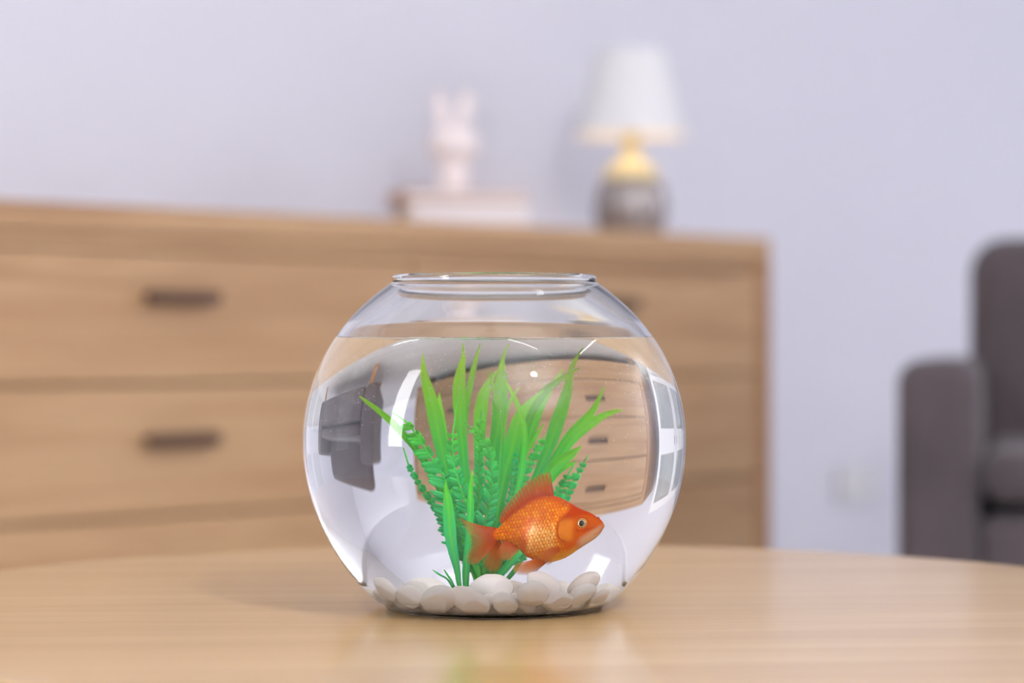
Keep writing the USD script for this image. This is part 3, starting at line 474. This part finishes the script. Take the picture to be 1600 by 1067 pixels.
# ------------------------------------------------------------------ plastic plant
plant = thing('aquarium_plant', 'green plastic aquarium plant with blade leaves and fern fronds behind the goldfish', 'aquarium plant', BOWL)
TOPZ = 150.0
def curve(pts, n):
    p = np.array(pts, float)[::-1]                     # foot to tip, rooted a little way down among the pebbles
    p = np.vstack([[p[0, 0] * .8, p[0, 1] * .8 + 1, p[0, 2] - 13, p[0, 3] * .8], p])
    s = np.r_[0, np.cumsum(np.linalg.norm(np.diff(p[:, :3], axis=0), axis=1))]; s /= s[-1]
    return PchipInterpolator(s, p)(np.linspace(0, 1, n))
def blade(pts, seed, n=36):
    """A thick leaf blade: shallow channel section, raised midrib, narrowing to a thread at the tip."""
    r_ = np.random.default_rng(seed)
    c = curve(pts, n); p, w = c[:, :3], np.maximum(c[:, 3], .35)
    t = np.gradient(p, axis=0); t /= np.linalg.norm(t, axis=1, keepdims=True)
    view = np.array([0, -1.0, 0]); a = np.cross(t, view); a /= np.linalg.norm(a, axis=1, keepdims=True); b = np.cross(a, t)
    tw = math.radians(r_.uniform(-16, 16)) * np.linspace(.3, 1, n)
    a, b = a * np.cos(tw)[:, None] + b * np.sin(tw)[:, None], b * np.cos(tw)[:, None] - a * np.sin(tw)[:, None]
    q = np.linspace(-1, 1, 9); fold = r_.uniform(.10, .24)
    hgt = fold * (np.abs(q) ** 1.5) - .10 * np.exp(-(q / .12) ** 2)
    th = .30
    top = p[:, None] + a[:, None] * (q[:, None] * w[:, None, None] / 2) + b[:, None] * ((hgt[:, None]) * w[:, None, None] * .5 + th / 2)
    bot = top - b[:, None] * th
    rows = np.concatenate([top, bot[:, ::-1]], axis=1); m = rows.shape[1]
    v = rows.reshape(-1, 3); i, j = np.meshgrid(np.arange(n - 1), np.arange(m), indexing='ij'); jn = (j + 1) % m
    f = np.vstack([np.c_[(i * m + j).ravel(), (i * m + jn).ravel(), ((i + 1) * m + jn).ravel()], np.c_[(i * m + j).ravel(), ((i + 1) * m + jn).ravel(), ((i + 1) * m + j).ravel()]])
    e = [[0, k + 1, k] for k in range(1, m - 1)] + [[(n - 1) * m, (n - 1) * m + k, (n - 1) * m + k + 1] for k in range(1, m - 1)]
    f = np.vstack([f, e])
    rib = np.exp(-(np.r_[q, q[::-1]] / .20) ** 2)
    al = np.clip((v[:, 2] - 35) / 95 * .55 + np.repeat(np.linspace(0, 1, n), m) * .45, 0, 1)
    return v * 1e-3, f, al, np.tile(rib, n)
def leaflet(base, dirn, nor, L, wd):
    n = 7; s = np.linspace(0, 1, n); wv = np.array([.60, .90, 1, 1, 1, .90, .45]) * wd / 2
    side = np.cross(nor, dirn); side /= np.linalg.norm(side)
    c = base + np.outer(s * L, dirn) + np.outer(np.sin(s * 2.4) * .10 * L, nor)
    q = np.array([-1, 0, 1.0]); rows = c[:, None] + side * (q[:, None] * wv[:, None, None]) + nor * (np.array([.0, .12, .0])[None, :, None] * wd)
    top = rows + nor * .16; bot = rows[:, ::-1] - nor * .16
    r = np.concatenate([top, bot], 1); m = 6; v = r.reshape(-1, 3)
    f = []
    for i in range(n - 1):
        for j in range(m):
            k = (j + 1) % m; f += [[i * m + j, i * m + k, (i + 1) * m + k], [i * m + j, (i + 1) * m + k, (i + 1) * m + j]]
    f += [[0, k + 1, k] for k in range(1, m - 1)] + [[(n - 1) * m, (n - 1) * m + k, (n - 1) * m + k + 1] for k in range(1, m - 1)]
    return v, np.array(f)
def frond(pts, spec, seed):
    Ll, Lr, s0, s1, ang = spec
    c = curve(pts, 60); p, w = c[:, :3], np.maximum(c[:, 3], .4)
    t = np.gradient(p, axis=0); t /= np.linalg.norm(t, axis=1, keepdims=True)
    st = tube(p, w * .5, 8); al = np.clip((st.vertices[:, 2] - 35) / 95, 0, 1) * .8
    fr = obj('frond', (np.array(st.vertices) * 1e-3, st.faces), M['leaf'], plant, smooth=True, attrs={'along': al, 'rib': np.full(len(al), .7)})
    arc = np.r_[0, np.cumsum(np.linalg.norm(np.diff(p, axis=0), axis=1))]
    big = max(Ll, Lr) >= 3.9; made = []
    pos = np.arange((1 - s1) * arc[-1], (1 - s0) * arc[-1], 2.35); r_ = np.random.default_rng(seed)
    for kx, q in enumerate(pos):
        i = min(int(np.searchsorted(arc, q)), 58); u = (q - pos[0]) / max(pos[-1] - pos[0], 1e-6)
        env = (.75 + .25 * math.sin(math.pi * min(u * 1.3 + .15, 1) ** .8)) * (1 - .45 * u ** 3)
        for sgn, L in ((-1, Ll), (1, Lr)):
            if L <= 0: continue
            a = np.cross(t[i], (0, -1.0, 0)); a /= np.linalg.norm(a); a = a * sgn * (1 if a[0] > 0 else -1)
            an = math.radians(ang - 8 + r_.uniform(-5, 5)); dv = t[i] * math.cos(an) + a * math.sin(an) + np.array([0, -.18 + .1 * r_.normal(), 0]); dv /= np.linalg.norm(dv)
            nor = np.cross(dv, t[i]); nor /= np.linalg.norm(nor); nor = nor if nor[1] < 0 else -nor
            made.append((leaflet(p[i], dv, nor, 1.45 * L * env * r_.uniform(.92, 1.06), 1.95), i))
    if not made: return
    if big:
        for (v, f), i in made:
            al = np.clip((v[:, 2] - 35) / 88, 0, 1) * .85
            obj('leaflet', (v * 1e-3, f), M['leaf'], fr, smooth=50 if False else True, attrs={'along': al, 'rib': np.zeros(len(v))})
    else:
        vs, fs, k = [], [], 0
        for (v, f), i in made: vs.append(v); fs.append(f + k); k += len(v)
        v = np.vstack(vs); al = np.clip((v[:, 2] - 35) / 95, 0, 1) * .8
        tag(obj('leaflets', (v * 1e-3, np.vstack(fs)), M['leaf'], fr, smooth=True, attrs={'along': al, 'rib': np.zeros(len(v))}), kind='stuff')
foot = cat(lathe_mesh([(0, .0062), (.0105, .0062), (.011, .010), (.0095, .026), (.007, .034), (0, .037)], 24),
           *[xform_mesh(trimesh.creation.icosphere(2, .0042).apply_scale((1, .8, 1.5)), (.007 * math.cos(a), .004 + .006 * math.sin(a), .031)) for a in np.arange(0, 6.2, 1.05)])
foot.apply_translation((0, .004, 0)); obj('foot', foot, M['leaf_base'], plant)
for k, l in enumerate(LEAVES):
    if l[0] == 'b':
        v, f, al, rib = blade(l[1], 100 + k); obj('leaf', (v, f), M['leaf'], plant, smooth=True, attrs={'along': al, 'rib': rib})
    else: frond(l[1], l[2], 200 + k)

# ------------------------------------------------------------------ goldfish (millimetres in its own side plane: x towards the mouth, z up)
FY = -.045
fish = thing('goldfish', 'orange goldfish with fan tail swimming to the right above the pebbles', 'goldfish', BOWL + (0, FY, 0))
top_l = np.array([(-.6, 60.8), (2.2, 61.3), (3.5, 62.6), (6.6, 65.8), (9.7, 69.0), (12.7, 71.8), (16.4, 74.5), (20.2, 76.6), (23.9, 78.0), (27.6, 78.6), (31.4, 78.3), (35.8, 76.6), (40.3, 74.3), (44.9, 71.5), (51.6, 68.4), (56.0, 65.3), (58.2, 63.2), (59.0, 61.4)])
bot_l = np.array([(-.6, 54.9), (2.2, 54.7), (5.4, 54.2), (8.5, 53.3), (12.2, 50.9), (13.8, 49.2), (16.1, 46.5), (19.3, 44.4), (23.1, 43.0), (27.0, 42.2), (30.9, 42.1), (34.8, 43.0), (39.9, 45.2), (44.4, 48.2), (49.0, 51.1), (54.3, 54.4), (57.4, 57.6), (59.0, 60.2)])
wid_l = np.array([(-.6, 1.3), (3, 2.2), (8, 4.4), (13, 7.4), (18, 9.8), (24, 11.2), (30, 11.4), (36, 10.6), (42, 9.0), (48, 7.2), (53, 5.2), (57, 3.0), (59.0, 1.2)])
pt, pb, pw_ = (PchipInterpolator(a[:, 0], a[:, 1]) for a in (top_l, bot_l, wid_l))
NX, NR = 340, 220
xs = np.linspace(-.6, 59.0, NX); th = np.linspace(0, 2 * np.pi, NR, endpoint=False)
zt, zb, hw = pt(xs), pb(xs), pw_(xs); zc, hh = (zt + zb) / 2, (zt - zb) / 2
ex = 2 / 2.15
cy, cz = np.sign(np.cos(th)) * np.abs(np.cos(th)) ** ex, np.sign(np.sin(th)) * np.abs(np.sin(th)) ** ex
X = np.repeat(xs[:, None], NR, 1); Z = zc[:, None] + hh[:, None] * cz; Y = hw[:, None] * cy * (1 - .16 * cz)     # a little fuller below
Nn = np.stack([np.zeros_like(X), Y / np.maximum(hw[:, None], .1) ** 2, (Z - zc[:, None]) / np.maximum(hh[:, None], .1) ** 2], -1); Nn /= np.maximum(np.linalg.norm(Nn, axis=-1, keepdims=True), 1e-9)
side_ = np.abs(cy) > .05
# scales: staggered rows in the side view, free edges towards the tail
def smooth01(x, a, b): q = np.clip((x - a) / (b - a), 0, 1); return q * q * (3 - 2 * q)
oper_x = PchipInterpolator([43, 48, 52.5, 54.6, 57.8, 61.6, 65.4, 68.3, 72, 80], [40, 39.5, 38.3, 35.3, 34.1, 34.3, 35.7, 38.5, 40.5, 41])
ox = oper_x(np.clip(Z, 43, 80))
body_m = smooth01(ox - X, .2, 1.2) * smooth01(X, .3, 1.5)
sz_x, sz_z = 1.72, 1.95
v_ = (Z - .12 * (X - 20)) / sz_z; best = np.full(X.shape, -9.0); cell = np.zeros(X.shape)
uu = X / sz_x
for di in (-1, 0, 1, 2):
    for dj in (-1, 0, 1):
        jr = np.floor(v_) + dj; iu = np.floor(uu) + di; cxu = iu + .5 * (jr % 2)
        # overlap: the scale whose centre lies furthest forward covers the ones behind it
        dx, dz = (uu - cxu), (v_ - jr - .5)
        inside = (dx * dx) / 1.0 + (dz * dz) / .42 < 1
        hgt_ = np.where(inside & (dx < .55), cxu * 1000 + 0, -9)
        rr2 = np.sqrt((dx * dx) / 1.0 + (dz * dz) / .42)
        upd = inside & (cxu > best)
        best = np.where(upd, cxu, best); cell = np.where(upd, np.clip(rr2, 0, 1), cell)
        rid = np.where(upd, np.mod(np.sin(cxu * 12.9 + jr * 78.2) * 43758.5, 1), 0 if (di == -1 and dj == -1) else rid)
edge = smooth01(cell, .62, .98)
disp = .16 * body_m * (1 - edge) * (np.abs(cz) < .995)
# gill cover: a raised plate with a sharp rear rim; jaw groove; brow
gill = smooth01(X - ox, -.1, .7) * (1 - smooth01(X, 40.5, 44.5)) * smooth01(Z, 51.5, 55) * (1 - smooth01(Z, 66, 70))
disp = disp + .75 * gill - .35 * np.exp(-((X - ox + .7) / .55) ** 2) * smooth01(Z, 51, 54) * (1 - smooth01(Z, 67, 69))
mz = PchipInterpolator([49, 54.5, 57.5, 59.2], [54.6, 56.4, 58.2, 60.6])(np.clip(X, 49, 59.2))
groove = np.exp(-((Z - mz) / .38) ** 2) * smooth01(X, 52.5, 55)
disp = disp - .5 * groove + .35 * np.exp(-((Z - mz - 1.2) / .8) ** 2) * smooth01(X, 56, 58) + .3 * np.exp(-((Z - mz + 1.2) / .8) ** 2) * smooth01(X, 55.5, 58)
ed = np.hypot(X - 47.1, Z - 62.8); disp = disp + .55 * np.exp(-((ed - 3.6) / .7) ** 2) - .6 * (1 - smooth01(ed, 1.5, 3.2))
disp = disp + .9 * np.exp(-(((X - 55.6) / .7) ** 2 + ((Z - 65.4) / .7) ** 2))
V = np.stack([X, Y, Z], -1) + Nn * disp[..., None]
V = np.concatenate([V.reshape(-1, 3), [[xs[0] - .2, 0, zc[0]], [xs[-1] + .35, 0, zc[-1]]]])
i, j = np.meshgrid(np.arange(NX - 1), np.arange(NR), indexing='ij'); jn = (j + 1) % NR
Fb = np.vstack([np.c_[(i * NR + j).ravel(), ((i + 1) * NR + j).ravel(), ((i + 1) * NR + jn).ravel()], np.c_[(i * NR + j).ravel(), ((i + 1) * NR + jn).ravel(), (i * NR + jn).ravel()]])
j = np.arange(NR); Fb = np.vstack([Fb, np.c_[np.full(NR, NX * NR), j, (j + 1) % NR], np.c_[np.full(NR, NX * NR + 1), (NX - 1) * NR + (j + 1) % NR, (NX - 1) * NR + j]])
mb = trimesh.Trimesh(V, Fb, process=False)
if mb.volume < 0: Fb = Fb[:, ::-1]
# pigment
def C(*c): return np.array(c, float)
deep, org, gold, pearl, red, pale = C(.52, .033, .000), C(.66, .092, .000), C(.96, .34, .002), C(.98, .56, .15), C(.48, .022, .000), C(.74, .44, .24)
def mixc(a, b, k): return a * (1 - k[..., None]) + b * k[..., None]
hrel = (Z - zb[:, None]) / np.maximum((zt - zb)[:, None], .1)
col = np.broadcast_to(org, X.shape + (3,)).copy()
nz = meshkit.fbm(np.stack([X * .22, Y * .1, Z * .22], -1), 3, 7)
col = mixc(col, deep, smooth01(nz, .42, .75) * .6)
belly = smooth01(X, 15, 19) * (1 - smooth01(X, 32, 36)) * (1 - smooth01(hrel, .42, .66)) * smooth01(hrel, .02, .2)
scale_c = mixc(np.broadcast_to(gold, col.shape), np.broadcast_to(pearl, col.shape), np.clip(belly * (.55 + .6 * (rid - .3)), 0, 1))
shine_w = body_m * (1 - edge) * np.clip(.30 + .55 * belly + .45 * smooth01(rid, .35, .9), 0, 1) * (1 - .8 * smooth01(np.abs(cz), .93, 1.0))
col = mixc(col, scale_c, shine_w)
col = mixc(col, np.broadcast_to(deep * .62, col.shape), body_m * smooth01(cell, .80, 1.0) * .75)
col = mixc(col, np.broadcast_to(deep, col.shape), np.exp(-((X - 16.2 - .16 * (Z - 52)) / 2.0) ** 2) * .55 * (1 - smooth01(hrel, .6, .8)))
lat = PchipInterpolator([0, 7.8, 12.8, 20.3, 25.9, 32.8, 40], [58.2, 59.7, 61.7, 62.8, 63.6, 66.0, 68])(np.clip(X, 0, 40))
col = mixc(col, np.broadcast_to(C(.25, .05, .01), col.shape), body_m * np.exp(-((Z - lat) / .26) ** 2) * (np.mod(uu, 1) < .45) * .7)
head = 1 - body_m * (X < 42)
hd = smooth01(X - ox, 0, .8)
col = mixc(col, np.broadcast_to(red, col.shape), hd * smooth01(Z - .35 * (X - 40), 62, 67) * .75)
col = mixc(col, np.broadcast_to(C(.95, .36, .02), col.shape), gill * (1 - smooth01(Z, 63, 67)) * .45)
jaw = smooth01(X, 43, 48) * (1 - smooth01(Z - .62 * (X - 46), 52.3, 56.2)) * (1 - .6 * smooth01(X, 56.0, 58.5))
col = mixc(col, np.broadcast_to(pale, col.shape), jaw * .8)
col = mixc(col, np.broadcast_to(C(.52, .022, .001), col.shape), smooth01(hrel, .86, 1.0) * smooth01(X, 2, 8) * .7)
col = mixc(col, np.broadcast_to(C(.62, .05, .02), col.shape), groove * .45)
col = mixc(col, np.broadcast_to(C(.94, .42, .03), col.shape), (1 - smooth01(hrel, .0, .16)) * smooth01(X, 28, 33) * (1 - smooth01(X, 43, 47)) * .8)
shine = np.clip(shine_w * .45, 0, 1)
tint = np.concatenate([col.reshape(-1, 3), [deep, red]]); shn = np.concatenate([shine.ravel(), [0, 0]])
obj('body', (V * 1e-3, Fb), M['fish'], fish, smooth=True, attrs={'tint': tint, 'shine': shn})
# eyes
for s in (-1, 1):
    m = trimesh.creation.uv_sphere(1.0, count=(48, 48)); v = np.array(m.vertices)
    R = trimesh.transformations.rotation_matrix(math.radians(90 * s), (1, 0, 0))[:3, :3]; v = v @ R.T      # poles face sideways
    yo = s * (float(pw_(47.1)) * .93)
    rad_ = np.hypot(v[:, 0], v[:, 2])
    outward = v[:, 1] * s > 0
    tin = np.where((rad_ < .84)[:, None], C(.50, .20, .04), C(.72, .34, .08)); tin = np.where((rad_ > .93)[:, None], C(.55, .09, .01), tin)
    tin = np.where((rad_ < .60)[:, None], C(.93, .78, .50), tin)
    v = v * (3.15, 1.35, 3.15) + (47.1, yo, 62.8)
    e = obj('eye', (v * 1e-3, m.faces), M['eye'], fish, smooth=True, attrs={'tint': tin})
    q = trimesh.creation.uv_sphere(1.0, count=(32, 32)); qv = np.array(q.vertices) * (1.62, .62, 1.72) + (47.1, yo + s * 1.02, 62.8)
    obj('pupil', (qv * 1e-3, q.faces), M['pupil'], e, smooth=True)
# fins
def fin(name, base, edge, y0, y1, nray, cov=(1.0, .30), ca=(.88, .17, .006), cb=(.95, .42, .03), bow=0.0, label=None, wav=.6, thick=.55, sweep=0.0):
    nu, nv = nray * 6 + 1, 30
    def res(p, n):
        p = np.array(p, float); s = np.r_[0, np.cumsum(np.linalg.norm(np.diff(p, axis=0), axis=1))]; s /= s[-1]
        return PchipInterpolator(s, p)(np.linspace(0, 1, n))
    b, e = res(base, nu), res(edge, nu)
    ray = np.cos(np.linspace(0, 2 * np.pi * nray, nu)) * .5 + .5                    # 1 on a ray, 0 between
    lenj = 1 - .035 * (1 - ray)
    e = b + (e - b) * lenj[:, None]
    s = np.linspace(0, 1, nv)
    p2 = b[:, None] * (1 - s)[None, :, None] + e[:, None] * s[None, :, None]
    u_ = np.linspace(0, 1, nu)
    d = e - b; per = np.c_[-d[:, 1], d[:, 0]]
    p2 = p2 + per[:, None] * (bow * np.sin(np.pi * s))[None, :, None] * np.sin(np.pi * u_)[:, None, None] + per[:, None] * (sweep * np.sin(np.pi * s))[None, :, None]
    y = y0 + (y1 - y0) * s[None] + wav * np.sin(u_ * 7 + 1.0)[:, None] * s[None] ** 1.5
    tk = (thick * (1 - s)[None] ** .7 + .10) * (.55 + .45 * ray[:, None])
    A = np.stack([p2[..., 0], y - tk / 2, p2[..., 1]], -1); B = np.stack([p2[..., 0], y + tk / 2, p2[..., 1]], -1)
    v = np.concatenate([A.reshape(-1, 3), B.reshape(-1, 3)])
    i, j = np.meshgrid(np.arange(nu - 1), np.arange(nv - 1), indexing='ij'); q = lambda a, b_: (a * nv + b_).ravel()
    f1 = np.vstack([np.c_[q(i, j), q(i + 1, j), q(i + 1, j + 1)], np.c_[q(i, j), q(i + 1, j + 1), q(i, j + 1)]]); O_ = nu * nv
    f = [f1, f1[:, ::-1] + O_]
    rim = np.r_[np.arange(nv), np.arange(1, nu) * nv + nv - 1, (nu - 1) * nv + np.arange(nv - 2, -1, -1), np.arange(nu - 2, 0, -1) * nv]; rn = np.roll(rim, -1)
    f += [np.c_[rim, rim + O_, rn + O_], np.c_[rim, rn + O_, rn]]
    c0, c1 = cov
    r_in = ray[:, None] ** 1.3
    web = c0 * (1 - smooth01(s, .10, .80))[None] + (c1 * .22) * smooth01(s, .10, .80)[None]
    k = web + (1 - web) * r_in * (c0 + (c1 - c0) * s)[None]
    k = k * (1 - .75 * smooth01(s, .80, 1.0) ** 1.2)[None]
    t_ = np.array(ca) * (1 - s)[None, :, None] + np.array(cb) * s[None, :, None] + 0 * u_[:, None, None]
    t_ = np.broadcast_to(t_, (nu, nv, 3)).reshape(-1, 3)
    k = np.clip(k, 0, 1).ravel()
    return obj(name, (v * 1e-3, np.vstack(f)), M['fin'], fish, smooth=True, attrs={'tint': np.vstack([t_, t_]), 'cover': np.r_[k, k]})
fin('dorsal_fin', [(4.1, 63.4), (6.6, 66.0), (9.7, 69.0), (12.7, 71.7), (16.4, 74.3), (20.2, 76.4), (23.9, 77.7), (27.6, 78.3), (31.3, 77.7)],
    [(2.7, 65.4), (3.5, 69.0), (5.9, 73.4), (8.7, 76.6), (11.8, 80.5), (15.8, 84.6), (20.7, 87.8), (25.1, 90.5), (29.1, 91.2)], 0, -1.5, 18, cov=(1.0, .8), ca=(.66, .065, .001), cb=(.72, .17, .004))
fin('tail_fin', [(1.6, 61.5), (1.2, 59.6), (1.0, 58.0), (1.2, 56.4), (1.8, 54.9)],
    [(-19.3, 67.6), (-16.6, 63.4), (-14.2, 59.4), (-12.5, 55.4), (-12.2, 51.2), (-13.7, 47.3), (-15.0, 44.2), (-14.2, 41.3), (-11.6, 40.3), (-8.4, 41.2)], -.6, -5.0, 24, cov=(1.0, .62), ca=(.68, .060, .001), cb=(.76, .17, .004), wav=1.0, sweep=.05)
fin('tail_fin', [(2.6, 57.0), (3.2, 55.6), (3.8, 54.6)], [(-5.8, 42.4), (-4.9, 39.6), (-2.1, 36.9), (.4, 36.6), (2.6, 38.0), (4.4, 42.4)], 1.0, 5.5, 14, cov=(1.0, .6), ca=(.70, .085, .001), cb=(.78, .22, .008))
fin('anal_fin', [(5.2, 55.2), (8.0, 54.4), (10.8, 53.0), (13.0, 50.8)], [(1.2, 47.4), (2.9, 44.2), (4.6, 42.7), (8.6, 43.0), (10.6, 45.4), (13.3, 47.6)], -1.0, -4.0, 12, cov=(1.0, .65), ca=(.74, .10, .001), cb=(.80, .22, .006))
for s in (-1, 1):
    fin('pelvic_fin', [(26.0, 44.6), (27.4, 43.6), (28.8, 43.2)], [(11.0, 40.6), (10.0, 38.6), (10.6, 36.6), (12.6, 35.5), (16.9, 35.2), (20.7, 36.5)], s * 5.0, s * 8.5, 13, cov=(1.0, .62), ca=(.78, .14, .002), cb=(.88, .34, .02))
    fin('pectoral_fin', [(35.0, 51.5), (35.6, 49.6), (36.4, 47.8)], [(24.0, 46.2), (23.2, 44.6), (23.8, 43.2), (25.6, 42.0), (28.2, 41.4)], s * 9.6, s * 12.4, 10, cov=(1.0, .75), ca=(.72, .10, .001), cb=(.84, .28, .012))
